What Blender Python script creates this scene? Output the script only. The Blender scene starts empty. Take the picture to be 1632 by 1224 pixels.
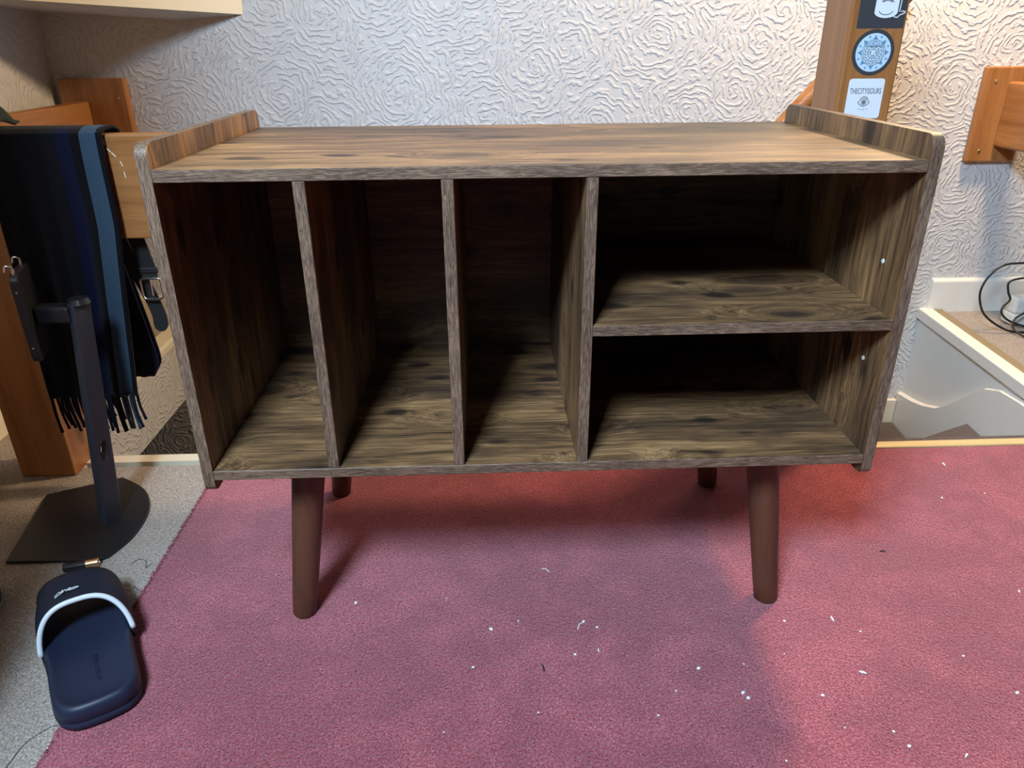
import bpy, bmesh, math, random
from mathutils import Vector, Matrix
random.seed(7)
S = bpy.context.scene
COL = S.collection

# ------------------------------------------------------------------ camera, world, lights, exposure
CAM_POS = Vector((-0.0783, -0.9411, 0.9077))
PITCH, ROLL, YAW, FPX = -0.4354, 0.0078, -0.0353, 1176.5
def cam_matrix():
    R = Matrix.Rotation(YAW, 3, 'Z') @ Matrix.Rotation(PITCH, 3, 'X') @ Matrix.Rotation(ROLL, 3, 'Y')
    r, f, u = R @ Vector((1, 0, 0)), R @ Vector((0, 1, 0)), R @ Vector((0, 0, 1))
    M = Matrix(((r.x, u.x, -f.x), (r.y, u.y, -f.y), (r.z, u.z, -f.z))).to_4x4()
    M.translation = CAM_POS
    return M
cd = bpy.data.cameras.new('camera')
cam = bpy.data.objects.new('camera', cd); COL.objects.link(cam)
cam.matrix_world = cam_matrix()
cd.sensor_width = 36.0; cd.sensor_fit = 'HORIZONTAL'; cd.lens = FPX / 1632 * 36.0
cd.clip_start = 0.02; cd.clip_end = 50
S.camera = cam

W = bpy.data.worlds.new('world'); S.world = W; W.use_nodes = True
W.node_tree.nodes['Background'].inputs[0].default_value = (0.86, 0.92, 1.0, 1)
W.node_tree.nodes['Background'].inputs[1].default_value = 0.015

def area(name, loc, target, sx, sy, power, color):
    l = bpy.data.lights.new(name, 'AREA'); l.shape = 'RECTANGLE'; l.size = sx; l.size_y = sy
    l.energy = power; l.color = color
    o = bpy.data.objects.new(name, l); COL.objects.link(o); o.location = loc
    o.rotation_euler = (Vector(target) - Vector(loc)).to_track_quat('-Z', 'Y').to_euler()
    return o
area('roof_window_offscreen', (-0.74, -1.65, 2.35), (0.1, 0.5, 0.4), 0.55, 0.55, 122, (0.58, 0.78, 1.0))
pl = bpy.data.lights.new('landing_lamp_offscreen', 'POINT'); pl.energy = 152; pl.color = (1.0, 0.72, 0.43); pl.shadow_soft_size = 0.12
po = bpy.data.objects.new('landing_lamp_offscreen', pl); COL.objects.link(po); po.location = (1.32, 1.15, 2.05)

S.view_settings.view_transform = 'Standard'; S.view_settings.look = 'None'
S.view_settings.gamma = 1.0; S.view_settings.use_curve_mapping = False
S.view_settings.exposure = 0.36

# ------------------------------------------------------------------ helpers: objects
def link(o, parent=None):
    COL.objects.link(o)
    if parent is not None:
        o.parent = parent
        o.matrix_parent_inverse = Matrix.Translation(-parent.location) if parent.type == 'EMPTY' else Matrix()
    return o
def mk(name, bm, mats, parent=None, smooth=False):
    bmesh.ops.recalc_face_normals(bm, faces=bm.faces[:])
    me = bpy.data.meshes.new(name); bm.to_mesh(me); bm.free()
    for m in (mats if isinstance(mats, (list, tuple)) else [mats]): me.materials.append(m)
    if smooth:
        for p in me.polygons: p.use_smooth = True
    o = bpy.data.objects.new(name, me)
    return link(o, parent)
def thing(name, label, cat, loc=(0, 0, 0), group=None):
    o = bpy.data.objects.new(name, None); COL.objects.link(o); o.location = loc; o.empty_display_size = 0.05
    return tag(o, label, cat, group)
def tag(o, label, cat=None, group=None):
    o['label'] = label
    if cat: o['category'] = cat
    if group: o['group'] = group
    return o
def struct(o): o['kind'] = 'structure'; return o

# ------------------------------------------------------------------ helpers: shapes
def NB(): return bmesh.new()
def box(bm, x0, x1, y0, y1, z0, z1, bev=0.0, seg=2, mi=0):
    vs = [bm.verts.new((x, y, z)) for x in (x0, x1) for y in (y0, y1) for z in (z0, z1)]
    q = [(0, 1, 3, 2), (4, 6, 7, 5), (0, 4, 5, 1), (2, 3, 7, 6), (0, 2, 6, 4), (1, 5, 7, 3)]
    fs = [bm.faces.new([vs[i] for i in f]) for f in q]
    for f in fs: f.material_index = mi
    if bev > 0:
        es = list({e for f in fs for e in f.edges})
        bmesh.ops.bevel(bm, geom=es, offset=bev, segments=seg, profile=0.5, affect='EDGES')
    return bm
def prism(bm, pts, axis, a0, a1, bev=0.0, seg=2):
    """extrude a 2-D outline along an axis; pts in the two other axes (order xyz)"""
    def v(p, a):
        return {'x': (a, p[0], p[1]), 'y': (p[0], a, p[1]), 'z': (p[0], p[1], a)}[axis]
    A = [bm.verts.new(v(p, a0)) for p in pts]; B = [bm.verts.new(v(p, a1)) for p in pts]
    n = len(pts); caps = [bm.faces.new(A[::-1]), bm.faces.new(B)]
    for i in range(n): bm.faces.new((A[i], A[(i + 1) % n], B[(i + 1) % n], B[i]))
    if bev > 0:
        es = list({e for f in caps for e in f.edges})
        bmesh.ops.bevel(bm, geom=es, offset=bev, segments=seg, profile=0.5, affect='EDGES')
    return bm
def rrect(x0, x1, y0, y1, rs, n=6):
    """rounded rectangle, rs = radii at (x0y0, x1y0, x1y1, x0y1)"""
    out = []
    for (cx, cy, sx, sy, a0), r in zip(((x0, y0, 1, 1, 180), (x1, y0, -1, 1, 270), (x1, y1, -1, -1, 0), (x0, y1, 1, -1, 90)), rs):
        if r <= 0: out.append((cx, cy)); continue
        for i in range(n + 1):
            a = math.radians(a0 + 90 * i / n)
            out.append((cx + sx * r + r * math.cos(a), cy + sy * r + r * math.sin(a)))
    return out
def smooth_path(P, n=6):
    P = [Vector(p) for p in P]; out = []
    for i in range(len(P) - 1):
        a, b, c, d = P[max(i - 1, 0)], P[i], P[i + 1], P[min(i + 2, len(P) - 1)]
        for k in range(n):
            t = k / n
            out.append(0.5 * ((2 * b) + (c - a) * t + (2 * a - 5 * b + 4 * c - d) * t * t + (3 * b - a - 3 * c + d) * t ** 3))
    out.append(P[-1]); return out
def tube(bm, P, r, seg=8, flat=1.0, caps=True, up=Vector((0, 0, 1))):
    P = [Vector(p) for p in P]; rs = r if isinstance(r, (list, tuple)) else [r] * len(P)
    rings = []; prev = None
    for i, p in enumerate(P):
        t = (P[min(i + 1, len(P) - 1)] - P[max(i - 1, 0)]).normalized()
        ref = prev if prev is not None else (up if abs(t.dot(up)) < 0.95 else Vector((1, 0, 0)))
        s = t.cross(ref).normalized(); u = s.cross(t).normalized(); prev = u
        rings.append([bm.verts.new(p + s * (rs[i] * math.cos(2 * math.pi * k / seg)) + u * (rs[i] * flat * math.sin(2 * math.pi * k / seg))) for k in range(seg)])
    for A, B in zip(rings, rings[1:]):
        for k in range(seg): bm.faces.new((A[k], A[(k + 1) % seg], B[(k + 1) % seg], B[k]))
    if caps: bm.faces.new(rings[0][::-1]); bm.faces.new(rings[-1])
    return bm
def sheet(bm, grid, thick=None):
    V = [[bm.verts.new(p) for p in row] for row in grid]
    for a, b in zip(V, V[1:]):
        for i in range(len(a) - 1): bm.faces.new((a[i], a[i + 1], b[i + 1], b[i]))
    if thick:
        bmesh.ops.recalc_face_normals(bm, faces=bm.faces[:])
        bmesh.ops.solidify(bm, geom=bm.faces[:], thickness=thick)
    return bm
def text_mesh(name, body, size, mat, M, parent, extrude=0.0002, sx=1.0, sh=0.0, spacing=1.0):
    c = bpy.data.curves.new(name, 'FONT'); c.body = body; c.size = size; c.extrude = extrude
    c.align_x = 'CENTER'; c.align_y = 'CENTER'; c.shear = sh; c.space_character = spacing
    t = bpy.data.objects.new(name, c); COL.objects.link(t)
    me = bpy.data.meshes.new_from_object(t.evaluated_get(bpy.context.evaluated_depsgraph_get()))
    bpy.data.objects.remove(t); bpy.data.curves.remove(c)
    me.name = name; me.transform(Matrix.Diagonal((sx, 1, 1, 1))); me.transform(M)
    me.materials.clear(); me.materials.append(mat)
    return link(bpy.data.objects.new(name, me), parent)

# ------------------------------------------------------------------ helpers: materials
class NT:
    def __init__(s, name):
        s.m = bpy.data.materials.new(name); s.m.use_nodes = True
        s.t = s.m.node_tree; s.b = s.t.nodes['Principled BSDF']; s.n = s.t.nodes; s.l = s.t.links
    def N(s, kind, **kw):
        o = s.n.new(kind)
        for k, v in kw.items(): setattr(o, k, v)
        return o
    def link(s, a, b): s.l.new(a, b)
    def inp(s, node, key, v):
        if hasattr(v, 'is_output'): s.l.new(v, node.inputs[key])
        else: node.inputs[key].default_value = v
    def math(s, op, a, b=0.5, c=None, clamp=False):
        o = s.N('ShaderNodeMath', operation=op, use_clamp=clamp); s.inp(o, 0, a); s.inp(o, 1, b)
        if c is not None: s.inp(o, 2, c)
        return o.outputs[0]
    def vmath(s, op, a, b):
        o = s.N('ShaderNodeVectorMath', operation=op); s.inp(o, 0, a); s.inp(o, 1, b); return o.outputs[0]
    def scale(s, a, f):
        o = s.N('ShaderNodeVectorMath', operation='SCALE'); s.inp(o, 0, a); s.inp(o, 'Scale', f); return o.outputs[0]
    def coord(s): return s.N('ShaderNodeTexCoord').outputs['Object']
    def mapping(s, v, scale=(1, 1, 1), loc=(0, 0, 0), rot=(0, 0, 0)):
        o = s.N('ShaderNodeMapping'); s.inp(o, 0, v); o.inputs['Scale'].default_value = scale
        o.inputs['Location'].default_value = loc; o.inputs['Rotation'].default_value = rot; return o.outputs[0]
    def noise(s, v, scale, detail=4, rough=0.55, dist=0.0, out=0):
        o = s.N('ShaderNodeTexNoise'); s.inp(o, 'Vector', v); s.inp(o, 'Scale', scale); s.inp(o, 'Detail', detail)
        s.inp(o, 'Roughness', rough); s.inp(o, 'Distortion', dist); return o.outputs[out]
    def ramp(s, f, stops, interp='LINEAR'):
        o = s.N('ShaderNodeValToRGB'); s.inp(o, 0, f); e = o.color_ramp.elements; o.color_ramp.interpolation = interp
        while len(e) > 1: e.remove(e[-1])
        e[0].position = stops[0][0]; e[0].color = c4(stops[0][1])
        for p, c in stops[1:]:
            k = e.new(p); k.color = c4(c)
        return o.outputs[0]
    def mix(s, f, a, b, mode='MIX'):
        o = s.N('ShaderNodeMix', data_type='RGBA', blend_type=mode); s.inp(o, 0, f)
        s.inp(o, 6, a if hasattr(a, 'is_output') else c4(a)); s.inp(o, 7, b if hasattr(b, 'is_output') else c4(b)); return o.outputs[2]
    def bump(s, h, strength, dist):
        o = s.N('ShaderNodeBump'); s.inp(o, 'Height', h); s.inp(o, 'Strength', strength); s.inp(o, 'Distance', dist)
        s.l.new(o.outputs[0], s.b.inputs['Normal'])
    def set(s, color=None, rough=None, metal=None, spec=None, sheen=None):
        if color is not None: s.inp(s.b, 'Base Color', color if hasattr(color, 'is_output') else c4(color))
        if rough is not None: s.inp(s.b, 'Roughness', rough)
        if metal is not None: s.inp(s.b, 'Metallic', metal)
        if spec is not None: s.inp(s.b, 'Specular IOR Level', spec)
        if sheen is not None: s.inp(s.b, 'Sheen Weight', sheen)
        return s
def c4(c): return (c, c, c, 1) if isinstance(c, (int, float)) else (tuple(c) + (1,))[:4]
def srgb(r, g, b):
    f = lambda x: x / 12.92 if x <= 0.04045 else ((x + 0.055) / 1.055) ** 2.4
    return (f(r / 255), f(g / 255), f(b / 255))

def plain(name, color, rough=0.5, metal=0.0, spec=0.5, var=0.08, bump=0.0, bscale=300):
    t = NT(name); c = t.coord()
    n = t.noise(c, 40, 3)
    col = t.mix(t.math('MULTIPLY', n, var * 2), color, tuple(x * 0.6 for x in color))
    t.set(col, rough, metal, spec)
    if bump: t.bump(t.noise(c, bscale, 3), bump, 0.001)
    return t.m

def rustic(name, axis):
    """dark rustic oak foil: streaks, blotches and knots running along one axis"""
    t = NT(name); c = t.coord()
    rnd = t.N('ShaderNodeObjectInfo').outputs['Random']
    off = t.N('ShaderNodeCombineXYZ'); t.inp(off, 0, t.math('MULTIPLY', rnd, 7.3)); t.inp(off, 1, t.math('MULTIPLY', rnd, 3.1)); t.inp(off, 2, t.math('MULTIPLY', rnd, 5.7))
    c = t.vmath('ADD', c, off.outputs[0])
    def sc(a, b): return tuple(a if 'xyz'[i] == axis else b for i in range(3))
    warp = t.scale(t.vmath('SUBTRACT', t.noise(c, 7, 2, out=1), (0.5, 0.5, 0.5)), 0.03)
    # knots
    vk = t.N('ShaderNodeTexVoronoi'); t.inp(vk, 'Vector', t.mapping(t.vmath('ADD', c, warp), sc(3.2, 7.5))); t.inp(vk, 'Scale', 1.0)
    kd = vk.outputs['Distance']
    knot = t.math('SUBTRACT', 1.0, t.math('DIVIDE', kd, 0.42), clamp=True)
    sep = t.N('ShaderNodeSeparateColor'); t.link(vk.outputs['Color'], sep.inputs[0])
    has = t.math('GREATER_THAN', sep.outputs[0], 0.35)
    knot = t.math('MULTIPLY', knot, has)
    push = t.math('MULTIPLY', t.math('POWER', knot, 1.4), 0.10)
    pv = t.N('ShaderNodeCombineXYZ')
    for i in range(3):
        if 'xyz'[i] != axis: t.inp(pv, i, push)
    g = t.vmath('ADD', t.vmath('ADD', c, t.scale(warp, 0.45)), pv.outputs[0])
    broad = t.noise(t.mapping(g, sc(1.6, 11)), 1.0, 5, 0.6)
    streak = t.noise(t.mapping(g, sc(5, 95)), 1.0, 6, 0.65)
    fine = t.noise(t.mapping(g, sc(14, 420)), 1.0, 3, 0.6)
    blotch = t.noise(t.mapping(g, sc(3.2, 8), loc=(3, 8, 1)), 1.0, 4, 0.62)
    v = t.math('ADD', t.math('MULTIPLY', broad, 0.42), t.math('ADD', t.math('MULTIPLY', streak, 0.40), t.math('MULTIPLY', fine, 0.24)))
    col = t.ramp(v, [(0.39, srgb(44, 33, 26)), (0.47, srgb(80, 60, 41)), (0.55, srgb(120, 89, 59)), (0.65, srgb(168, 130, 86))])
    dark = t.ramp(t.math('ADD', t.math('MULTIPLY', blotch, 0.8), t.math('MULTIPLY', streak, 0.2)), [(0.51, 0.0), (0.62, 1.0)])
    col = t.mix(t.math('MULTIPLY', dark, 0.66), col, srgb(46, 36, 31))
    pores = t.ramp(t.noise(t.mapping(g, sc(9, 260), loc=(1, 4, 6)), 1.0, 3, 0.6), [(0.30, 1.0), (0.42, 0.0)])
    col = t.mix(t.math('MULTIPLY', pores, 0.7), col, srgb(42, 31, 25))
    kr = t.ramp(t.math('ADD', knot, t.math('MULTIPLY', t.math('SUBTRACT', streak, 0.5), 0.7)), [(0.50, 0.0), (0.78, 1.0)])
    col = t.mix(t.math('MULTIPLY', kr, 0.85), col, srgb(32, 26, 26))
    v2 = t.N('ShaderNodeTexVoronoi'); t.inp(v2, 'Vector', t.mapping(t.vmath('ADD', c, warp), sc(9, 17), loc=(2, 5, 9))); t.inp(v2, 'Scale', 1.0)
    s2 = t.N('ShaderNodeSeparateColor'); t.link(v2.outputs['Color'], s2.inputs[0])
    d2 = t.math('ADD', v2.outputs['Distance'], t.math('MULTIPLY', t.math('SUBTRACT', streak, 0.5), 0.35))
    k2 = t.math('MULTIPLY', t.ramp(d2, [(0.16, 1.0), (0.29, 0.0)]), t.math('GREATER_THAN', s2.outputs[1], 0.5))
    col = t.mix(t.math('MULTIPLY', k2, 0.85), col, srgb(32, 25, 23))
    t.set(col, t.math('ADD', 0.36, t.math('MULTIPLY', fine, 0.22)), spec=0.45)
    t.bump(t.math('ADD', t.math('MULTIPLY', streak, 0.5), fine), 0.25, 0.0007)
    return t.m
def edgeband(name, axis):
    t = NT(name); c = t.coord()
    def sc(a, b): return tuple(a if 'xyz'[i] == axis else b for i in range(3))
    w = t.vmath('ADD', c, t.scale(t.vmath('SUBTRACT', t.noise(c, 30, 2, out=1), (0.5, 0.5, 0.5)), 0.004))
    f = t.noise(t.mapping(w, sc(45, 1150)), 1.0, 3, 0.65)
    b = t.noise(t.mapping(w, sc(6, 30)), 1.0, 3, 0.6)
    col = t.ramp(t.math('ADD', t.math('MULTIPLY', f, 0.75), t.math('MULTIPLY', b, 0.25)),
                 [(0.38, srgb(58, 44, 34)), (0.5, srgb(96, 77, 61)), (0.62, srgb(136, 112, 92))])
    t.set(col, 0.5, spec=0.4); t.bump(f, 0.35, 0.0006)
    return t.m
def pine(name, axis, light, dark, rough=0.32):
    t = NT(name); c = t.coord()
    def sc(a, b): return tuple(a if 'xyz'[i] == axis else b for i in range(3))
    w = t.vmath('ADD', c, t.scale(t.vmath('SUBTRACT', t.noise(c, 5, 2, out=1), (0.5, 0.5, 0.5)), 0.03))
    a = t.noise(t.mapping(w, sc(1.2, 38)), 1.0, 4, 0.6)
    f = t.noise(t.mapping(w, sc(6, 220)), 1.0, 3, 0.6)
    v = t.math('ADD', t.math('MULTIPLY', a, 0.75), t.math('MULTIPLY', f, 0.25))
    t.set(t.ramp(v, [(0.35, dark), (0.62, light)]), rough, spec=0.5)
    t.bump(f, 0.12, 0.0005)
    return t.m
def wallpaper(name, u, w, color):
    """raised swirl-pattern paper, painted; u, w = the two wall axes"""
    t = NT(name); c = t.coord()
    sx = t.N('ShaderNodeSeparateXYZ'); t.link(c, sx.inputs[0])
    p = t.N('ShaderNodeCombineXYZ'); t.inp(p, 0, sx.outputs['XYZ'.index(u)]); t.inp(p, 1, sx.outputs['XYZ'.index(w)])
    p = p.outputs[0]
    d1 = t.scale(t.vmath('SUBTRACT', t.noise(p, 11.5, 2, out=1), (0.5, 0.5, 0.5)), 0.085)
    d2 = t.scale(t.vmath('SUBTRACT', t.noise(p, 40, 1, out=1), (0.5, 0.5, 0.5)), 0.015)
    q = t.vmath('ADD', t.vmath('ADD', p, d1), d2)
    K = 4.7
    vo = t.N('ShaderNodeTexVoronoi', voronoi_dimensions='2D'); t.inp(vo, 'Vector', q); t.inp(vo, 'Scale', K)
    dist = t.math('DIVIDE', vo.outputs['Distance'], K)
    rel = t.vmath('SUBTRACT', q, vo.outputs['Position'])
    rs = t.N('ShaderNodeSeparateXYZ'); t.link(rel, rs.inputs[0])
    ang = t.math('ARCTAN2', rs.outputs[1], rs.outputs[0])
    ph = t.math('ADD', t.math('MULTIPLY', dist, 2 * math.pi / 0.0180), t.math('MULTIPLY', ang, 2.0))
    ring = t.math('SINE', ph)
    mr = t.N('ShaderNodeMapRange', interpolation_type='SMOOTHSTEP'); t.inp(mr, 0, ring); mr.inputs[1].default_value = -0.35; mr.inputs[2].default_value = 0.95
    brk = t.noise(p, 34, 2, 0.5)
    mb = t.N('ShaderNodeMapRange', interpolation_type='SMOOTHSTEP'); t.inp(mb, 0, brk); mb.inputs[1].default_value = 0.36; mb.inputs[2].default_value = 0.54
    h = t.math('MULTIPLY', mr.outputs[0], mb.outputs[0])
    h = t.math('ADD', h, t.math('MULTIPLY', t.noise(p, 140, 3), 0.22))
    n = t.noise(c, 2.5, 3)
    t.set(t.mix(t.math('MULTIPLY', n, 0.25), color, tuple(x * 0.88 for x in color)), 0.55, spec=0.35)
    t.bump(h, 0.7, 0.0034)
    return t.m
def carpet(name, base, dark, light, blot=0.35, scale=310):
    t = NT(name); c = t.coord()
    f1 = t.noise(c, scale, 3, 0.65, 0.6); f2 = t.noise(c, scale * 2.4, 2, 0.6)
    vo = t.N('ShaderNodeTexVoronoi'); t.inp(vo, 'Vector', c); t.inp(vo, 'Scale', scale * 0.85)
    big = t.noise(c, 3.2, 4, 0.6); med = t.noise(c, 14, 4, 0.6)
    v = t.math('ADD', t.math('MULTIPLY', f1, 0.6), t.math('MULTIPLY', f2, 0.4))
    col = t.ramp(v, [(0.37, dark), (0.5, base), (0.63, light)])
    col = t.mix(t.math('MULTIPLY', t.ramp(t.math('ADD', t.math('MULTIPLY', big, 0.6), t.math('MULTIPLY', med, 0.4)), [(0.45, 1.0), (0.62, 0.0)]), blot), col, dark)
    t.set(col, 0.95, spec=0.1, sheen=0.25)
    t.inp(t.b, 'Sheen Roughness', 0.5)
    h = t.math('ADD', t.math('MULTIPLY', f1, 1.0), t.math('SUBTRACT', t.math('MULTIPLY', f2, 0.6), vo.outputs['Distance']))
    t.bump(h, 0.75, 0.003)
    return t.m

M_WX, M_WZ = rustic('rustic_oak_lengthwise', 'x'), rustic('rustic_oak_upright', 'z')
M_EX, M_EZ, M_EY = edgeband('oak_edge_lengthwise', 'x'), edgeband('oak_edge_upright', 'z'), edgeband('oak_edge_depthwise', 'y')
M_LEG = pine('walnut_leg', 'z', srgb(92, 58, 40), srgb(72, 42, 29), 0.45)
PL, PD = srgb(170, 117, 68), srgb(138, 87, 46)
M_PX, M_PY, M_PZ = pine('varnished_pine_x', 'x', PL, PD), pine('varnished_pine_y', 'y', PL, PD), pine('varnished_pine_z', 'z', PL, PD)
WALLC = srgb(204, 203, 202)
M_WALL, M_WALLS = wallpaper('swirl_wallpaper', 'X', 'Z', WALLC), wallpaper('swirl_wallpaper_side', 'Y', 'Z', WALLC)
M_WHITE = plain('white_gloss_paint', srgb(232, 230, 222), 0.35)
M_CREAM = plain('cream_gloss_paint', srgb(236, 226, 200), 0.35)
M_RED = carpet('red_carpet_pile', srgb(162, 72, 83), srgb(98, 34, 46), srgb(214, 128, 136), 0.42)
M_BEIGE = carpet('beige_carpet_pile', srgb(168, 154, 140), srgb(112, 98, 86), srgb(214, 204, 192), 0.25, 280)
M_BROWN = carpet('brown_stair_carpet', srgb(84, 64, 48), srgb(48, 34, 26), srgb(112, 90, 70), 0.2)
M_BLACK = plain('black_plastic', (0.012, 0.012, 0.014), 0.42, bump=0.15, bscale=900)
M_BLACKG = plain('black_gloss_plastic', (0.014, 0.015, 0.018), 0.25)
M_CHROME = plain('chrome', (0.75, 0.74, 0.70), 0.22, 1.0)
M_BRASS = plain('brass', (0.72, 0.55, 0.30), 0.3, 1.0)
M_COPPER = plain('copper', (0.78, 0.50, 0.30), 0.3, 1.0)
M_GOLDWOOD = pine('golden_threshold', 'x', srgb(210, 188, 142), srgb(194, 168, 118))
M_TAN = plain('tan_gripper_wood', srgb(142, 127, 100), 0.6)

# ------------------------------------------------------------------ setting
WY, LX, FZ = 1.58, -1.40, -0.004          # back wall, left wall, carpet base
EDGE = 0.60                               # landing edge above the stairs
def RX(y): return 1.525 + (y - WY) * 0.088  # right side of the stairwell, slightly askew

struct(mk('floor', box(NB(), LX, 2.7, -3.4, EDGE, -0.235, FZ), M_BEIGE))
o = struct(mk('floor', box(NB(), LX, -1.15, EDGE, WY, -0.235, FZ), [M_BEIGE, M_WALLS]))
for p in o.data.polygons:
    if p.normal.x > 0.9 or p.normal.y < -0.9: p.material_index = 1
bm = NB(); prism(bm, [(RX(EDGE), EDGE), (2.7, EDGE), (2.7, WY), (RX(WY), WY)], 'z', -0.235, FZ)
struct(mk('floor', bm, M_BEIGE))
struct(mk('wall_back', box(NB(), -3.2, 2.8, WY, WY + 0.1, -2.4, 2.45), M_WALL))
struct(mk('wall_left', box(NB(), LX - 0.1, LX, -3.4, WY, -0.2, 2.45), M_WALLS))
# unseen block added outside the frame to keep daylight off the newel post corner
struct(mk('added_shade_block', box(NB(), LX, -0.815, -0.75, -0.30, FZ, 2.45), M_WALLS))
# white panelled stairwell side under the right ledge
bm = NB(); prism(bm, [(RX(EDGE), EDGE), (RX(EDGE) + 0.03, EDGE), (RX(WY) + 0.03, WY), (RX(WY), WY)], 'z', -2.2, -0.236)
bm2 = NB(); prism(bm2, [(RX(EDGE) - 0.004, EDGE), (RX(EDGE) + 0.0, EDGE), (RX(WY), WY), (RX(WY) - 0.004, WY)], 'z', -0.9, -0.030)
struct(mk('wall_stairwell', bm2, M_WHITE)); struct(mk('wall_stairwell', bm, M_WHITE))
# wavy stair skirting on that side
top = [(1.579, -0.335), (1.467, -0.315), (1.39, -0.295), (1.304, -0.262), (1.24, -0.218), (1.193, -0.176), (1.13, -0.122), (1.073, -0.078), (1.0, -0.05), (0.9, -0.04), (0.62, -0.04)]
bm = NB(); A = [bm.verts.new((RX(y) - 0.005, y, z)) for y, z in top]; B = [bm.verts.new((RX(y) - 0.022, y, z - 0.006)) for y, z in top]
C2 = [bm.verts.new((RX(y) - 0.024, y, -0.9)) for y, z in top]
for i in range(len(top) - 1):
    bm.faces.new((A[i], A[i + 1], B[i + 1], B[i])); bm.faces.new((B[i], B[i + 1], C2[i + 1], C2[i]))
struct(mk('baseboard_stairs', bm, M_WHITE))
struct(mk('baseboard_back', box(NB(), 0.9, RX(WY) - 0.025, WY - 0.018, WY, -0.9, -0.362, 0.004), M_CREAM))
# skirting above the ledges
bm = NB(); prism(bm, rrect(WY - 0.02, WY, FZ, 0.118, (0, 0, 0, 0.012)), 'x', RX(WY) + 0.005, 2.7); struct(mk('baseboard_back', bm, M_WHITE))
bm = NB(); prism(bm, rrect(WY - 0.02, WY, FZ, 0.108, (0, 0, 0, 0.012)), 'x', -1.30, -1.15); struct(mk('baseboard_back', bm, M_CREAM))
bm = NB(); prism(bm, rrect(LX, -1.32, FZ, 0.095, (0, 0, 0.012, 0)), 'y', EDGE, WY - 0.002); struct(mk('baseboard_left', bm, M_CREAM))
# trims along the edges of the stairwell
bm = NB(); prism(bm, rrect(EDGE + 0.012, EDGE + 0.052, -0.03, 0.002, (0, 0.008, 0.01, 0)), 'x', -1.04, 0.2); struct(mk('trim_1', bm, M_CREAM))
bm = NB(); prism(bm, rrect(EDGE - 0.012, EDGE + 0.022, -0.03, 0.004, (0, 0.006, 0.01, 0.004)), 'x', 0.2, 2.7); struct(mk('trim_2', bm, M_GOLDWOOD))
bm = NB(); prism(bm, rrect(EDGE + 0.022, EDGE + 0.048, -0.2, -0.002, (0, 0, 0.012, 0)), 'x', 0.76, RX(0.62)); struct(mk('trim_3', bm, M_BROWN))
bm = NB(); prism(bm, rrect(-1.20, -1.138, -0.028, 0.006, (0, 0.008, 0.01, 0)), 'y', EDGE + 0.07, WY - 0.021); struct(mk('trim_4', bm, M_CREAM))
def skew_bar(x0, x1, z0, z1, bev):
    b = NB(); prism(b, [(RX(0.60) + x0, 0.60), (RX(0.60) + x1, 0.60), (RX(WY) + x1, WY - 0.003), (RX(WY) + x0, WY - 0.003)], 'z', z0, z1, bev); return b
struct(mk('trim_5', skew_bar(-0.018, 0.030, -0.032, 0.008, 0.004), M_WHITE))
struct(mk('trim_6', skew_bar(0.031, 0.062, -0.010, 0.007, 0.002), M_TAN))
# staircase: two winders round the newel, then a straight flight down to the left
st = struct(bpy.data.objects.new('staircase', None)); COL.objects.link(st); st.location = (0.7, 1.0, -1.0)
def step(pts, z): mk('step', prism(NB(), pts, 'z', z - 0.21, z, 0.008), M_BROWN, st)
step([(0.78, 0.65), (RX(0.65) - 0.026, 0.65), (RX(1.10) - 0.026, 1.10), (0.78, 0.80)], -0.215)
step([(0.76, 0.81), (RX(1.11) - 0.026, 1.11), (RX(1.56) - 0.026, 1.56), (0.98, 1.56)], -0.455)
step([(0.52, 0.66), (0.75, 0.81), (0.97, 1.56), (0.52, 1.56)], -0.665)
for k in range(8):
    x1 = 0.515 - 0.235 * k; step([(x1 - 0.23, 0.66), (x1, 0.66), (x1, 1.56), (x1 - 0.23, 1.56)], -0.87 - 0.2 * k)
# bulkhead boxed into the corner under the roof, white face across the corner
bm = NB()
bot = [(-0.794, WY, 0.985), (-0.98, WY, 0.970), (LX, WY, 0.994), (LX, 1.03, 1.018)]
tp = [(-0.75, WY, 1.6), (-0.98, WY, 1.6), (LX, WY, 1.6), (LX, 1.03, 1.6)]
A = [bm.verts.new(p) for p in bot]; B = [bm.verts.new(p) for p in tp]
bm.faces.new((A[0], A[1], A[3])); bm.faces.new((A[1], A[2], A[3])); bm.faces.new(B)
for i in range(4): bm.faces.new((A[i], A[(i + 1) % 4], B[(i + 1) % 4], B[i]))
o = struct(mk('ceiling_bulkhead', bm, [M_CREAM, M_WALL]))
for p in o.data.polygons:
    if p.normal.z < -0.5: p.material_index = 1

# ------------------------------------------------------------------ red carpet
bm = NB(); box(bm, -0.715, 2.7, -3.4, EDGE - 0.013, FZ, 0.0)
rc = thing('red_carpet', 'deep red cut-pile carpet covering the floor under the rustic cabinet', 'carpet', (0.9, -1.0, 0))
mk('pile', bm, M_RED, rc)
bm = NB()                                       # ragged tufts along the cut edge
for i in range(1500):
    y = -0.75 + 1.33 * i / 1500 + random.uniform(-.001, .001); x = -0.715 + random.uniform(-0.001, 0.004)
    l = random.uniform(0.003, 0.010); a = random.gauss(0, 0.7); z0 = random.uniform(-0.002, 0.0012)
    dx, dy = -math.cos(a) * l, math.sin(a) * l; w = 0.0011
    p = [(x, y - w, z0), (x, y + w, z0), (x + dx, y + dy, z0 + random.uniform(-0.0015, 0.002)), (x + dx * .4, y + dy * .4, z0 + 0.002)]
    vs = [bm.verts.new(q) for q in p]
    bm.faces.new((vs[0], vs[1], vs[3])); bm.faces.new((vs[0], vs[3], vs[2])); bm.faces.new((vs[1], vs[2], vs[3]))
e = mk('frayed_edge', bm, M_RED, rc); e['kind'] = 'stuff'

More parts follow.
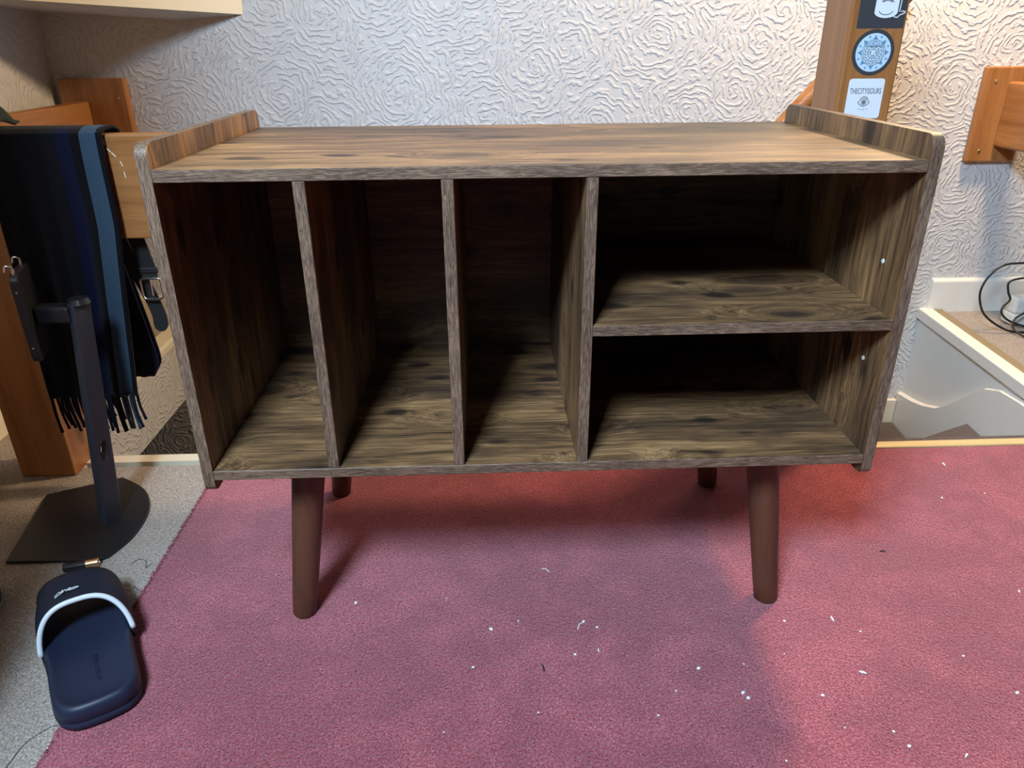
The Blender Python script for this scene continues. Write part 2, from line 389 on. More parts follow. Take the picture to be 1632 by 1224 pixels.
# ------------------------------------------------------------------ cabinet
T, ZB, ZT, D = 0.0155, 0.3391, 0.7676, 0.493     # board thickness, bottom board top, top board top, depth
X0, X1 = -0.5, 0.5
cab = thing('record_cabinet', 'rustic brown wooden record cabinet with open compartments on tapered walnut legs', 'cabinet', (0, 0.25, 0))
def board(name, x0, x1, y0, y1, z0, z1, grain, bev=0.0008):
    m = {'x': [M_WX, M_EX], 'z': [M_WZ, M_EZ]}[grain]
    o = mk(name, box(NB(), x0, x1, y0, y1, z0, z1, bev, 1), m, cab)
    for p in o.data.polygons:
        if abs(p.normal.y) > 0.5: p.material_index = 1
    return o
for s, xa in ((-1, X0), (1, X1 - T)):
    prof = rrect(0, D, ZB - 0.035, ZT + 0.031, (0.012, 0.012, 0.016, 0.017), 8)
    o = mk('side_panel', prism(NB(), prof, 'x', xa, xa + T, 0.0008, 1), [M_WZ, M_EZ, M_EY], cab)
    for p in o.data.polygons:
        if abs(p.normal.x) < 0.5: p.material_index = 1 if abs(p.normal.y) > 0.6 else 2
G = 0.0004
board('top_panel', X0 + T + G, X1 - T - G, 0, D, ZT - T, ZT, 'x')
board('bottom_panel', X0 + T + G, X1 - T - G, 0, D, ZB - T, ZB, 'x')
for xd in (-0.3079, -0.1238, 0.0584):
    board('divider', xd - T / 2, xd + T / 2, 0.0006, D - 0.012, ZB + G, ZT - T - G, 'z')
board('shelf', 0.0584 + T / 2 + G, X1 - T - G, 0.0015, D - 0.012, ZB + 0.214 - T, ZB + 0.214, 'x')
o = mk('back_panel', box(NB(), X0 + T + G, X1 - T - G, D - 0.011, D - 0.004, ZB + G, ZT - T - G), M_WX, cab)
for px, py, pz in ((0.4845, 0.059, 0.621), (0.4845, 0.058, 0.473), (0.4845, 0.40, 0.473)):
    bm = NB(); tube(bm, [(px - 0.0002, py, pz), (px - 0.0012, py, pz)], 0.0033, 14)
    tag(mk('screw_cap', bm, M_WHITE, cab), 'small white plastic screw cap')
for px, pz in ((-0.271, 0.351), (-0.062, 0.356)):
    bm = NB(); tube(bm, [(px, D - 0.0112, pz), (px, D - 0.014, pz)], 0.0016, 8)
    mk('panel_pin', bm, M_CHROME, cab)
for sx in (-1, 1):
    for yf, yt in ((0.079, 0.105), (0.456, 0.430)):
        bm = NB(); f = Vector((sx * 0.4094, yf, 0.0)); tpt = Vector((sx * 0.368, yt, ZB - T))
        n = 8; P = [f.lerp(tpt, k / n) for k in range(n + 1)]
        R = [0.0185] + [0.0207 + 0.0072 * k / n for k in range(1, n + 1)]
        P.insert(1, f.lerp(tpt, 0.012)); R.insert(1, 0.0204)
        tube(bm, P, R, 40)
        # flat foot and head
        for v in bm.verts:
            if v.co.z < 0.0005: v.co.z = 0.0005
            if v.co.z > ZB - T - 0.0002: v.co.z = ZB - T - 0.0002
        o = mk('leg', bm, M_LEG, cab, smooth=True)

# ------------------------------------------------------------------ guard boards and newel posts round the stairwell
def screw_parts(parent, pts, normal, r=0.005):
    for p in pts:
        bm = NB(); p = Vector(p); tube(bm, [p, p + Vector(normal) * 0.0022], [r, r * 0.75], 14); mk('screw', bm, M_BRASS, parent)
np_ = thing('newel_post', 'short square varnished newel post behind the black monitor stand, hung with a scarf', 'post', (-1.10, 0.615, FZ))
mk('post', box(NB(), -1.165, -1.041, 0.565, 0.665, FZ, 0.742, 0.004), M_PZ, np_)
pr = thing('newel_post', 'tall varnished pine newel post with three stickers, behind the cabinet', 'post', (0.687, 0.67, FZ))
mk('post', box(NB(), 0.631, 0.743, 0.612, 0.735, -0.9, 1.30, 0.005), M_PZ, pr)
gb = thing('guard_board', 'long varnished pine guard board between the two newel posts behind the cabinet', 'board', (-0.15, 0.59, 0.65))
mk('board', box(NB(), -1.040, 0.744, 0.576, 0.611, 0.547, 0.750, 0.004), M_PX, gb)
bm = NB()
for a, b in (((-.8105, .742), (-.808, .730)), ((-.806, .724), (-.800, .717)), ((-.799, .716), (-.792, .708)), ((-.786, .700), (-.783, .690)), ((-.783, .680), (-.782, .668))):
    tube(bm, [(a[0], .5758, a[1]), (b[0], .5758, b[1])], 0.0011, 6)
mk('paint_chip', bm, M_CREAM, gb)
gl = thing('guard_board', 'varnished pine guard board and batten fixed to the wallpaper under the white bulkhead', 'board', (-1.29, 1.1, 0.65))
mk('board', box(NB(), -1.327, -1.29, 0.62, 1.543, 0.55, 0.747, 0.007), M_PY, gl)
mk('batten', box(NB(), -1.375, -1.178, 1.545, WY - 0.001, 0.52, 0.812, 0.002), M_PZ, gl)
screw_parts(gl, [(-1.20, 1.545, 0.755)], (0, -1, 0), 0.004)
gr = thing('guard_board', 'varnished pine guard board and screwed batten fixed to the wallpaper above the power strip', 'board', (1.62, 1.1, 0.65))
mk('board', box(NB(), 1.612, 1.648, 0.62, 1.553, 0.578, 0.778, 0.007), M_PY, gr)
mk('batten', box(NB(), 1.535, 1.70, 1.555, WY - 0.001, 0.527, 0.822, 0.005), M_PZ, gr)
screw_parts(gr, [(1.573, 1.555, 0.778), (1.573, 1.555, 0.562)], (0, -1, 0), 0.0055)
# stair handrail on the back wall
hr = thing('handrail', 'round orange pine stair handrail on the wall behind the stickered post', 'handrail', (0.6, 1.5, 0.4))
bm = NB(); zl = lambda x: 0.722 + (x - 0.93) * 1.14
tube(bm, [(-0.35, 1.50, zl(-0.35)), (1.20, 1.50, zl(1.20))], 0.026, 28); mk('rail', bm, M_PX, hr, smooth=False)
for x in (-0.2, 0.45, 1.12):
    bm = NB(); tube(bm, smooth_path([(x, WY - 0.001, zl(x) - 0.07), (x, 1.52, zl(x) - 0.065), (x, 1.50, zl(x) - 0.02)]), 0.006, 10)
    tube(bm, [(x, WY - 0.001, zl(x) - 0.07), (x, WY - 0.007, zl(x) - 0.07)], 0.022, 18); mk('bracket', bm, M_BRASS, hr)

# ------------------------------------------------------------------ stickers on the tall post (front face y = 0.612)
M_SBLK, M_SWHT = plain('sticker_black', (0.05, 0.053, 0.057), 0.35), plain('sticker_white', (0.74, 0.80, 0.84), 0.3, var=0.02)
M_INK, M_PBLUE, M_MBLUE = plain('grey_ink', (0.10, 0.11, 0.12), 0.5), plain('pale_blue_print', (0.52, 0.70, 0.82), 0.3, var=0.02), plain('mid_blue_print', (0.16, 0.32, 0.48), 0.3)
PY = 0.612
def face(pts, y, th=0.0004): b = NB(); prism(b, pts, 'y', y - th, y); return b
def stroke(bm, pts, r, y, closed=False):
    P = [(p[0], y, p[1]) for p in pts]
    if closed: P = P + [P[0]]
    tube(bm, P, r, 6, 0.25, up=Vector((0, 1, 0)))
def rotpts(pts, a, c):
    return [(c[0] + x * math.cos(a) - z * math.sin(a), c[1] + x * math.sin(a) + z * math.cos(a)) for x, z in pts]
def circ(cx, cz, rx, rz=None, n=48, a0=0, a1=360):
    rz = rz or rx
    return [(cx + rx * math.cos(math.radians(a0 + (a1 - a0) * i / n)), cz + rz * math.sin(math.radians(a0 + (a1 - a0) * i / n))) for i in range(n + (a1 - a0 < 360))]
FRONT = lambda x, y, z: Matrix.Translation((x, y, z)) @ Matrix.Rotation(math.pi / 2, 4, 'X')
# 1 white square sticker with eye
s = mk('sticker', face(rrect(0.6505, 0.7225, 0.7600, 0.8345, (0.006,) * 4), PY), M_SWHT, pr); tag(s, 'white square sticker with an eye drawing')
text_mesh('sticker_lettering', 'THECITYISOURS', 0.0150, M_INK, FRONT(0.6865, PY - 0.0006, 0.811), s, sx=0.58)
bm = NB(); y = PY - 0.0006
ex, ez = 0.6865, 0.790
up_ = [(ex - 0.0115 + 0.023 * i / 14, ez + 0.0085 * math.sin(math.pi * i / 14)) for i in range(15)]
lo = [(ex - 0.0115 + 0.023 * i / 14, ez - 0.0070 * math.sin(math.pi * i / 14)) for i in range(15)]
stroke(bm, up_, 0.0007, y); stroke(bm, lo, 0.0007, y); stroke(bm, [(p[0], p[1] + 0.003) for p in up_[2:-2]], 0.0005, y)
stroke(bm, circ(ex, ez + 0.0005, 0.0046), 0.0006, y, True); stroke(bm, circ(ex, ez + 0.0005, 0.0020), 0.0013, y, True)
for i in range(4): stroke(bm, [(ex - 0.0075 + 0.005 * i, ez - 0.0125 + abs(i - 1.5) * 0.0012), (ex - 0.0083 + 0.0055 * i, ez - 0.0150 + abs(i - 1.5) * 0.0012)], 0.0006, y)
mk('eye_drawing', bm, M_INK, s)
# 2 round mandala sticker
cx, cz = 0.6875, 0.8815
s = mk('sticker', face(circ(cx, cz, 0.0415), PY), M_SBLK, pr); tag(s, 'round black-rimmed sticker with pale blue mandala')
mk('sticker_disc', face(circ(cx, cz, 0.0345), PY - 0.0005), M_PBLUE, s)
bm = NB(); y = PY - 0.0011
for k in range(8):
    a = math.pi * 2 * k / 8 + math.pi / 2
    prism(bm, rotpts([(-0.00496, 0.02294), (0.00496, 0.02294), (0, 0.03162)], a - math.pi / 2, (cx, cz)), 'y', y, y + 0.0003)
    prism(bm, rotpts([(-0.00273, 0.0279), (0.00273, 0.0279), (0, 0.03323)], a - math.pi / 2 + math.pi / 8, (cx, cz)), 'y', y, y + 0.0003)
mk('mandala_points', bm, M_MBLUE, s)
bm = NB()
star = []
for k in range(32):
    r = 0.02294 + (0.00273 if k % 4 == 0 else (-0.0008 if k % 2 else 0.0004)); a = 2 * math.pi * k / 32; star.append((cx + r * math.cos(a), cz + r * math.sin(a)))
stroke(bm, star, 0.0005, y, True)
for r in (0.02009, 0.01587, 0.01054, 0.00558): stroke(bm, [(cx + (r + 0.0009 * math.cos(12 * a)) * math.cos(a), cz + (r + 0.0009 * math.cos(12 * a)) * math.sin(a)) for a in [2 * math.pi * i / 72 for i in range(72)]], 0.00042, y, True)
for k in range(16):
    a = 2 * math.pi * k / 16; stroke(bm, [(cx + 0.00558 * math.cos(a), cz + 0.00558 * math.sin(a)), (cx + 0.0155 * math.cos(a + 0.3), cz + 0.0155 * math.sin(a + 0.3)), (cx + 0.02046 * math.cos(a), cz + 0.02046 * math.sin(a))], 0.0004, y)
mk('mandala_lines', bm, M_INK, s)
bm = NB()
for a in (math.pi / 4, 3 * math.pi / 4): stroke(bm, [(cx - 0.01426 * math.cos(a), cz - 0.01426 * math.sin(a)), (cx + 0.01426 * math.cos(a), cz + 0.01426 * math.sin(a))], 0.0008, y - 0.0003)
mk('mandala_cross', bm, M_SWHT, s)
mk('lettering_band', face(rrect(cx - 0.0165, cx + 0.0165, cz + 0.0110, cz + 0.0195, (0.001,) * 4), y - 0.0004), M_MBLUE, s)
text_mesh('sticker_lettering', 'JSOWE', 0.0095, M_SWHT, FRONT(cx, y - 0.0012, cz + 0.0153), s, sx=0.95)
# 3 black sticker with a white can
s = mk('sticker', face(rrect(0.646, 0.7375, 0.924, 1.03, (0.002,) * 4), PY), M_SBLK, pr); tag(s, 'black square sticker with a white can drawing')
can = [(0.6765, 1.0)] + [(0.6985 + 0.0225 * math.cos(math.radians(a)), 0.952 + 0.010 * math.sin(math.radians(a))) for a in range(180, 361, 15)] + [(0.721, 1.0)]
mk('can_drawing', face(can, PY - 0.0005), M_SWHT, s)
bm = NB(); y = PY - 0.0011
mouth = [(0.687 + 0.022 * i / 10, 0.970 + 0.004 * math.sin(math.pi * i / 10)) for i in range(11)]
stroke(bm, mouth, 0.0009, y); stroke(bm, [(m[0], m[1] - 0.0022) for m in mouth[1:-1]], 0.0006, y)
stroke(bm, circ(0.698, 0.957, 0.0145, 0.0095, 20, 200, 340), 0.0007, y); stroke(bm, circ(0.698, 0.965, 0.0140, 0.009, 16, 20, 70), 0.0005, y)
mk('can_shading', bm, M_INK, s)
bm = NB(); stroke(bm, [(0.7265, 1.0), (0.7245, 0.953), (0.730, 0.9535), (0.7355, 0.953), (0.7358, 0.951), (0.732, 0.949), (0.726, 0.947), (0.7225, 0.943), (0.716, 0.9435), (0.7145, 0.946)], 0.0009, PY - 0.0008)
mk('can_outline', bm, M_SWHT, s)

# ------------------------------------------------------------------ scarf over the guard board
def scarf_mat():
    t = NT('striped_knit'); c = t.coord(); sx = t.N('ShaderNodeSeparateXYZ'); t.link(c, sx.inputs[0])
    uv = t.N('ShaderNodeUVMap').outputs[0]; su = t.N('ShaderNodeSeparateXYZ'); t.link(uv, su.inputs[0]); u = su.outputs[0]
    K, N_, B = (0.0045, 0.0045, 0.006), (0.0055, 0.007, 0.024), (0.034, 0.062, 0.094)
    col = t.ramp(u, [(0.0, K), (0.50, (0.006, 0.0065, 0.010)), (0.62, N_), (0.74, K), (0.82, B), (0.955, K)], 'CONSTANT')
    rib = t.math('SINE', t.math('MULTIPLY', u, 2 * math.pi * 46)); fz = t.noise(c, 500, 3)
    t.set(col, 0.95, spec=0.08, sheen=0.05); t.bump(t.math('ADD', t.math('MULTIPLY', rib, 0.6), fz), 0.5, 0.0012); return t.m
M_SCARF = scarf_mat()
M_NAVY, M_BLUEY, M_BLK = plain('navy_yarn', (0.006, 0.008, 0.022), 0.9, spec=0.15), plain('blue_yarn', (0.034, 0.062, 0.094), 0.9, spec=0.15), plain('black_yarn', (0.006, 0.006, 0.009), 0.9, spec=0.15)
sc = thing('knitted_scarf', 'navy and black ribbed scarf with a blue stripe, draped over the guard board', 'scarf', (-0.92, 0.56, 0.2))
def uv_by(o, cols):
    uvl = o.data.uv_layers.new(name='UVMap')
    for lp in o.data.loops: uvl.data[lp.index].uv = (cols[lp.vertex_index], 0)
def draped(name, path, xl, xr, thick, nu=60, wob=0.004, uoff=0.0, us=1.0):
    """sheet hung along a (y,z) path; xl/xr give its side edges as functions of the height"""
    P = smooth_path([(0, p[0], p[1]) for p in path], 7); grid = []; us_ = []
    for j, p in enumerate(P):
        row = []
        for i in range(nu + 1):
            u = i / nu; x = xl(p.z) + (xr(p.z) - xl(p.z)) * u
            f = max(0.0, min(1.0, (0.74 - p.z) / 0.3))
            row.append((x, p.y - f * wob * (1 + math.sin(u * 17 + 0.6 * math.sin(p.z * 9)) + 0.6 * math.sin(u * 31 + 2)), p.z)); us_.append(uoff + u * us)
        grid.append(row)
    b = NB(); sheet(b, grid); n = len(b.verts)
    bmesh.ops.recalc_face_normals(b, faces=b.faces[:]); r = bmesh.ops.solidify(b, geom=b.faces[:], thickness=thick)
    b.verts.ensure_lookup_table()
    xs = [v.co.copy() for v in b.verts]
    o = mk(name, b, M_SCARF, sc, smooth=True)
    cols = []
    for v in o.data.vertices:
        a, c_ = xl(v.co.z), xr(v.co.z); cols.append(uoff + us * max(0, min(1, (v.co.x - a) / (c_ - a))))
    uv_by(o, cols); return o
lerp = lambda a, b, t: a + (b - a) * max(0.0, min(1.0, t))
xl1 = lambda z: lerp(-1.032, -1.036, (0.75 - z) / 0.5)
xr1 = lambda z: lerp(-0.804, -0.852, (0.58 - z) / 0.38)
draped('front_fall', [(0.655, 0.50), (0.650, 0.62), (0.645, 0.735), (0.628, 0.760), (0.595, 0.764), (0.566, 0.758), (0.556, 0.735), (0.553, 0.60), (0.553, 0.40), (0.553, 0.205)], xl1, xr1, 0.006)
# back fold, a loop without fringe
xl2 = lambda z: lerp(-0.99, -0.97, (0.7 - z) / 0.5); xr2 = lambda z: lerp(-0.872, -0.838, (0.56 - z) / 0.3) - max(0, (0.235 - z)) * 0.6
draped('back_fold', [(0.650, 0.735), (0.652, 0.50), (0.654, 0.26), (0.662, 0.205), (0.674, 0.215), (0.676, 0.30), (0.668, 0.50), (0.658, 0.73)], xl2, xr2, 0.005, 36, 0.002, 0.0, 0.72)
def tassel(x, z0, y, mat, l, lean):
    P = smooth_path([(x, y, z0 + 0.004), (x + lean * 0.4 + random.uniform(-.002, .002), y - 0.003, z0 - l * 0.5), (x + lean, y + random.uniform(-.003, .003), z0 - l)], 4)
    r = [0.0038] + [0.0030 + random.uniform(-.0002, .0002) for _ in P[2:]] + [0.0036]
    b = NB(); tube(b, P, r, 7); mk('tassel', b, mat, sc, smooth=True)
for i in range(22):
    u = (i + 0.5) / 22; x = lerp(xl1(0.2), xr1(0.2), u)
    m = M_BLUEY if 0.82 < u < 0.955 else (M_NAVY if 0.62 < u < 0.74 or u > 0.97 else M_BLK)
    tassel(x, 0.207, 0.549 + random.uniform(-.004, .002), m, random.uniform(0.062, 0.085) + (0.012 if 0.6 < u < 0.9 else 0), random.uniform(-0.004, 0.010))
for i in range(12):
    u = (i + 0.5) / 12; tassel(lerp(-1.02, -0.85, u), 0.215, 0.566, M_NAVY if i % 3 else M_BLK, random.uniform(0.06, 0.075), random.uniform(-.003, .012))

# dark green cloth bunched on the post top
bm = NB(); grid = []
for j in range(15):
    v = j / 14; row = []
    for i in range(29):
        u = i / 28; x = -1.185 + 0.186 * u; a = abs(2 * v - 1)
        h = 0.7705 + 0.062 * min(1.0, (1 - u) / 0.42) ** 0.8 + 0.005 * math.sin(u * 23 + v * 9)
        row.append((x + 0.004 * math.sin(v * 11), 0.560 + 0.100 * v + 0.004 * math.sin(u * 17), 0.7695 + (h - 0.7695) * max(0.0, 1 - a ** 3.2)))
    grid.append(row)
sheet(bm, grid, 0.004)
o = mk('folded_cloth', bm, plain('dark_green_cloth', (0.030, 0.038, 0.032), 0.9, spec=0.15, bump=0.5, bscale=700), smooth=True)
tag(o, 'dark green cloth bunched on top of the newel post beside the scarf', 'cloth')

# ------------------------------------------------------------------ belt hanging behind the guard board
bt = thing('leather_belt', 'black leather belt with a silver buckle hanging under the guard board', 'belt', (-0.81, 0.63, 0.33))
M_LEATH = plain('black_leather', (0.016, 0.016, 0.016), 0.5, bump=0.3, bscale=600)
def strap(name, P, w, th=0.0032):
    """flat band: centre points, width along x-ish, thickness in y"""
    P = smooth_path(P, 6); b = NB(); L, R_, L2, R2 = [], [], [], []
    for i, p in enumerate(P):
        t_ = (P[min(i + 1, len(P) - 1)] - P[max(i - 1, 0)]).normalized(); s_ = t_.cross(Vector((0, 1, 0))).normalized()
        k = 1.0 if i < len(P) - 4 else (0.98, 0.86, 0.66, 0.3)[i - len(P) + 4] if name == 'tail' else 1.0
        for lst, q in ((L, p - s_ * w * k), (R_, p + s_ * w * k), (L2, p - s_ * w * k + Vector((0, th, 0))), (R2, p + s_ * w * k + Vector((0, th, 0)))): lst.append(b.verts.new(q))
    for i in range(len(P) - 1):
        for A_, B_ in ((L, R_), (R_, R2), (R2, L2), (L2, L)): b.faces.new((A_[i], B_[i], B_[i + 1], A_[i + 1]))
    b.faces.new((L[0], R_[0], R2[0], L2[0])); b.faces.new((L[-1], R_[-1], R2[-1], L2[-1]))
    return mk(name, b, M_LEATH, bt)
strap('band', [(-0.812, 0.6125, 0.742), (-0.812, 0.6135, 0.65), (-0.809, 0.617, 0.55), (-0.801, 0.622, 0.478), (-0.799, 0.622, 0.452)], 0.0165)
strap('tail', [(-0.850, 0.6125, 0.74), (-0.850, 0.616, 0.60), (-0.852, 0.632, 0.54), (-0.836, 0.634, 0.475), (-0.815, 0.636, 0.41), (-0.803, 0.634, 0.36), (-0.806, 0.632, 0.325)], 0.0155)
bm = NB(); box(bm, -0.8185, -0.7785, 0.6195, 0.6275, 0.462, 0.474, 0.002); mk('keeper', bm, M_LEATH, bt)
bm = NB(); tube(bm, [(-0.8, 0.6215, 0.452), (-0.8, 0.6195, 0.412)], 0.0016, 8); mk('prong', bm, M_CHROME, bt)
bm = NB(); fr = rrect(-0.8215, -0.778, 0.404, 0.450, (0.008, 0.008, 0.006, 0.006), 5)
tube(bm, [(p[0], 0.621, p[1]) for p in fr] + [(fr[0][0], 0.621, fr[0][1])], 0.0026, 10, caps=False); mk('buckle', bm, M_CHROME, bt, smooth=True)

# ------------------------------------------------------------------ black monitor stand on the beige carpet
ms = thing('monitor_stand', 'empty black monitor stand with flat base plate on the beige carpet', 'monitor stand', (-0.92, 0.38, FZ))
ol = [(-1.017, 0.243), (-0.842, 0.240)] + [tuple(v[:2]) for v in smooth_path([(-0.826, 0.253, 0), (-0.806, 0.320, 0), (-0.812, 0.410, 0), (-0.852, 0.487, 0), (-0.925, 0.543, 0)], 6)] + [(-1.063, 0.478)]
bm = NB(); prism(bm, ol, 'z', FZ + 0.0005, FZ + 0.0075, 0.0022); mk('base_plate', bm, M_BLACK, ms)
# blade-like column leaning slightly backwards
b0, t0 = Vector((-0.883, 0.372, FZ + 0.0076)), Vector((-0.862, 0.428, 0.462)); bm = NB()
sec0 = rrect(-0.010, 0.010, -0.012, 0.034, (0.006,) * 4, 4); N_ = 10; rings = []
for k in range(N_ + 1):
    q = k / N_; c_ = b0.lerp(t0, q); w = 1.0 - 0.12 * q
    ca, sa = math.cos(-0.42), math.sin(-0.42)
    rings.append([bm.verts.new((c_.x + (x * ca - y_ * sa) * w, c_.y + (x * sa + y_ * ca) * w, c_.z)) for x, y_ in sec0])
n = len(sec0)
for A_, B_ in zip(rings, rings[1:]):
    for k in range(n): bm.faces.new((A_[k], A_[(k + 1) % n], B_[(k + 1) % n], B_[k]))
bm.faces.new(rings[0][::-1]); bm.faces.new(rings[-1])
column = mk('column', bm, plain('dark_blue_grey_plastic', (0.024, 0.028, 0.038), 0.38), ms)
hc = b0.lerp(t0, 0.335); nrm = Vector((math.cos(-0.42), math.sin(-0.42), 0)); tg = Vector((-math.sin(-0.42), math.cos(-0.42), 0)); ax = (t0 - b0).normalized()
cc = hc + tg * 0.011
oval = lambda d, k, e=0.0: cc + nrm * d + tg * (0.009 + e) * math.cos(2 * math.pi * k / 28) + ax * (0.020 + e) * math.sin(2 * math.pi * k / 28)
bm = NB(); A_ = [bm.verts.new(oval(-0.03, k)) for k in range(28)]; B_ = [bm.verts.new(oval(0.03, k)) for k in range(28)]
bm.faces.new(A_[::-1]); bm.faces.new(B_)
for k in range(28): bm.faces.new((A_[k], A_[(k + 1) % 28], B_[(k + 1) % 28], B_[k]))
cut = mk('cutter', bm, M_BLACK)
md = column.modifiers.new('opening', 'BOOLEAN'); md.operation = 'DIFFERENCE'; md.object = cut; md.solver = 'EXACT'
bpy.context.view_layer.update()
me = bpy.data.meshes.new_from_object(column.evaluated_get(bpy.context.evaluated_depsgraph_get()))
column.modifiers.clear(); column.data = me; bpy.data.objects.remove(cut)
bm = NB(); P_ = [oval(0.0097, k, 0.0008) for k in range(28)]; tube(bm, P_ + P_[:1], 0.0009, 6, caps=False)
tag(mk('cable_opening_rim', bm, M_BLACKG, ms), 'rim of the oval cable opening')
bm = NB(); box(bm, -0.936, -0.868, 0.410, 0.446, 0.425, 0.458, 0.005); mk('arm', bm, M_BLACKG, ms)
bm = NB(); tube(bm, [(-0.858, 0.437, 0.458), (-0.858, 0.437, 0.468)], [0.021, 0.017], 24); mk('swivel_cap', bm, M_BLACKG, ms)
PR = Matrix.Translation((-0.940, 0.425, 0)) @ Matrix.Rotation(math.radians(19), 4, 'Z')
def plate_part(name, bm, mat):
    bmesh.ops.transform(bm, matrix=PR, verts=bm.verts[:]); return mk(name, bm, mat, ms)
bm = NB(); prism(bm, rrect(-0.053, 0.053, 0.362, 0.530, (0.012,) * 4), 'x', -0.012, 0.002, 0.002); plate_part('mount_plate', bm, M_BLACK)
for y_ in (-0.040, 0.030):
    bm = NB(); tube(bm, smooth_path([(-0.005, y_, 0.528), (-0.005, y_, 0.542), (-0.014, y_, 0.546), (-0.017, y_, 0.536)]), 0.0022, 8); plate_part('hook', bm, M_CHROME)
for z_ in (0.50, 0.392):
    bm = NB(); tube(bm, [(-0.005, -0.0528, z_), (-0.005, -0.0545, z_)], 0.0018, 8); plate_part('screw', bm, M_CHROME)

# ------------------------------------------------------------------ slide sandals
M_SOLE = plain('navy_rubber', (0.012, 0.018, 0.040), 0.5, spec=0.4, bump=0.08, bscale=900)
M_STRAP = plain('navy_strap', (0.010, 0.014, 0.028), 0.6, spec=0.3, bump=0.2, bscale=800)
M_RIM = plain('white_rubber_rim', (0.70, 0.76, 0.80), 0.4)
def slide(name, label, origin, ang, mirror=1, detail=True):
    """built heel at s=0, toe at s=0.29 along local +y"""
    root = thing(name, label, 'sandal', (0, 0, 0))
    ctrl = [(0.0, -0.006), (0.030, -0.002), (0.046, 0.016), (0.050, 0.05), (0.051, 0.10), (0.056, 0.16), (0.060, 0.21), (0.052, 0.255), (0.028, 0.283), (0.0, 0.288),
            (-0.030, 0.280), (-0.050, 0.250), (-0.056, 0.20), (-0.056, 0.15), (-0.053, 0.10), (-0.052, 0.05), (-0.047, 0.016), (-0.030, -0.002)]
    loop = smooth_path([(mirror * x, y_, 0) for x, y_ in ctrl + ctrl[:1]], 4)[:-1]; C_ = Vector((0, 0.14, 0)); b = NB(); rings = []
    def ring(inset, z, tilt=0.0):
        out = []
        for p in loop:
            d = p - C_; f = 1 - inset / 0.056; g_ = 1 - inset / 0.142; q = Vector((p.x * f, C_.y + d.y * g_, 0))
            out.append(b.verts.new((q.x, q.y, z + tilt * max(0, 0.06 - q.y) / 0.06)))
        rings.append(out)
    for ins, z, tl in ((0.004, 0.0, 0), (0.0, 0.003, 0), (-0.001, 0.011, 0.001), (0.0012, 0.0125, 0.001), (-0.0002, 0.014, 0.001), (0.001, 0.026, 0.004), (0.004, 0.0305, 0.005), (0.008, 0.031, 0.005), (0.0125, 0.0285, 0.004), (0.026, 0.0268, 0.001), (0.040, 0.0260, 0), (0.050, 0.0257, 0)): ring(ins, z, tl)
    for A_, B_ in zip(rings, rings[1:]):
        for k in range(len(A_)): b.faces.new((A_[k], A_[(k + 1) % len(A_)], B_[(k + 1) % len(A_)], B_[k]))
    b.faces.new(rings[0][::-1]); b.faces.new(rings[-1])
    parts = [mk('sole', b, M_SOLE, None, smooth=True)]
    # arched strap
    def sp(v, q, off=0.0):
        a = math.pi * q; s_ = 0.130 + 0.118 * v + 0.026 * math.sin(a) * (1 - v)
        wx = 0.0565 + 0.004 * math.sin(math.pi * min(1, v * 1.2)) + off; hz = 0.070 - 0.012 * v + off
        ca = math.cos(a); sa = math.sin(a)
        x = -wx * math.copysign(abs(ca) ** 0.72, ca); z = 0.012 + (hz - 0.012 + 0.012) * (abs(sa) ** 0.80)
        return (mirror * x, s_ + 0.004 * ca * mirror, z)
    b = NB(); sheet(b, [[sp(j / 10, i / 40) for i in range(41)] for j in range(11)], 0.0055); parts.append(mk('strap', b, M_STRAP, None, smooth=True))
    b = NB(); tube(b, [sp(-0.015, i / 48, 0.0005) for i in range(2, 47)], 0.0036, 10); rim = mk('rim', b, M_RIM, None, smooth=True); rim['label'] = 'white piping along the strap edge'; parts.append(rim)
    if detail:
        b = NB()
        def on(u, v): p = sp(0.30 + (v - 0.42) * 0.75, 0.46 + (u - 0.5) * 0.46, 0.0042); return (p[0], p[1], p[2])
        for pts in ([(0.40, .36), (0.43, .40), (0.46, .46), (0.49, .42)], [(0.40, .30), (0.44, .34), (0.48, .40), (0.50, .50), (0.505, .40)], [(0.47, .36), (0.50, .42), (0.53, .48), (0.535, .40), (0.55, .46), (0.57, .50)], [(0.54, .44), (0.58, .46), (0.61, .44), (0.58, .40), (0.55, .42)]):
            tube(b, smooth_path([on(*p) for p in pts], 4), 0.0006, 6)
        lg = mk('logo', b, M_RIM, None); lg['label'] = 'small white script logo'; parts.append(lg)
        me_t = text_mesh('embossed_lettering', 'SIKSILK LONDON', 0.0095, M_SOLE, Matrix.Translation((0.004, 0.074, 0.0259)) @ Matrix.Rotation(-math.pi / 2, 4, 'Z'), None, 0.0006, 0.72)
        parts.append(me_t)
    M_ = Matrix.Translation(origin) @ Matrix.Rotation(ang, 4, 'Z') @ Matrix.Diagonal((1.17, 1.14, 1.2, 1))
    root.location = origin
    for p in parts:
        p.data.transform(M_); p.parent = root; p.matrix_parent_inverse = Matrix.Translation(-Vector(origin))
    return root
slide('slide_sandal', 'navy slide sandal with white strap piping beside the red carpet edge', (-0.656, -0.138, 0.0008), math.radians(31), 1)
slide('slide_sandal', 'second navy slide sandal on the beige carpet, away from the red carpet', (-1.030, -0.155, FZ + 0.0005), math.radians(-2), -1, False)

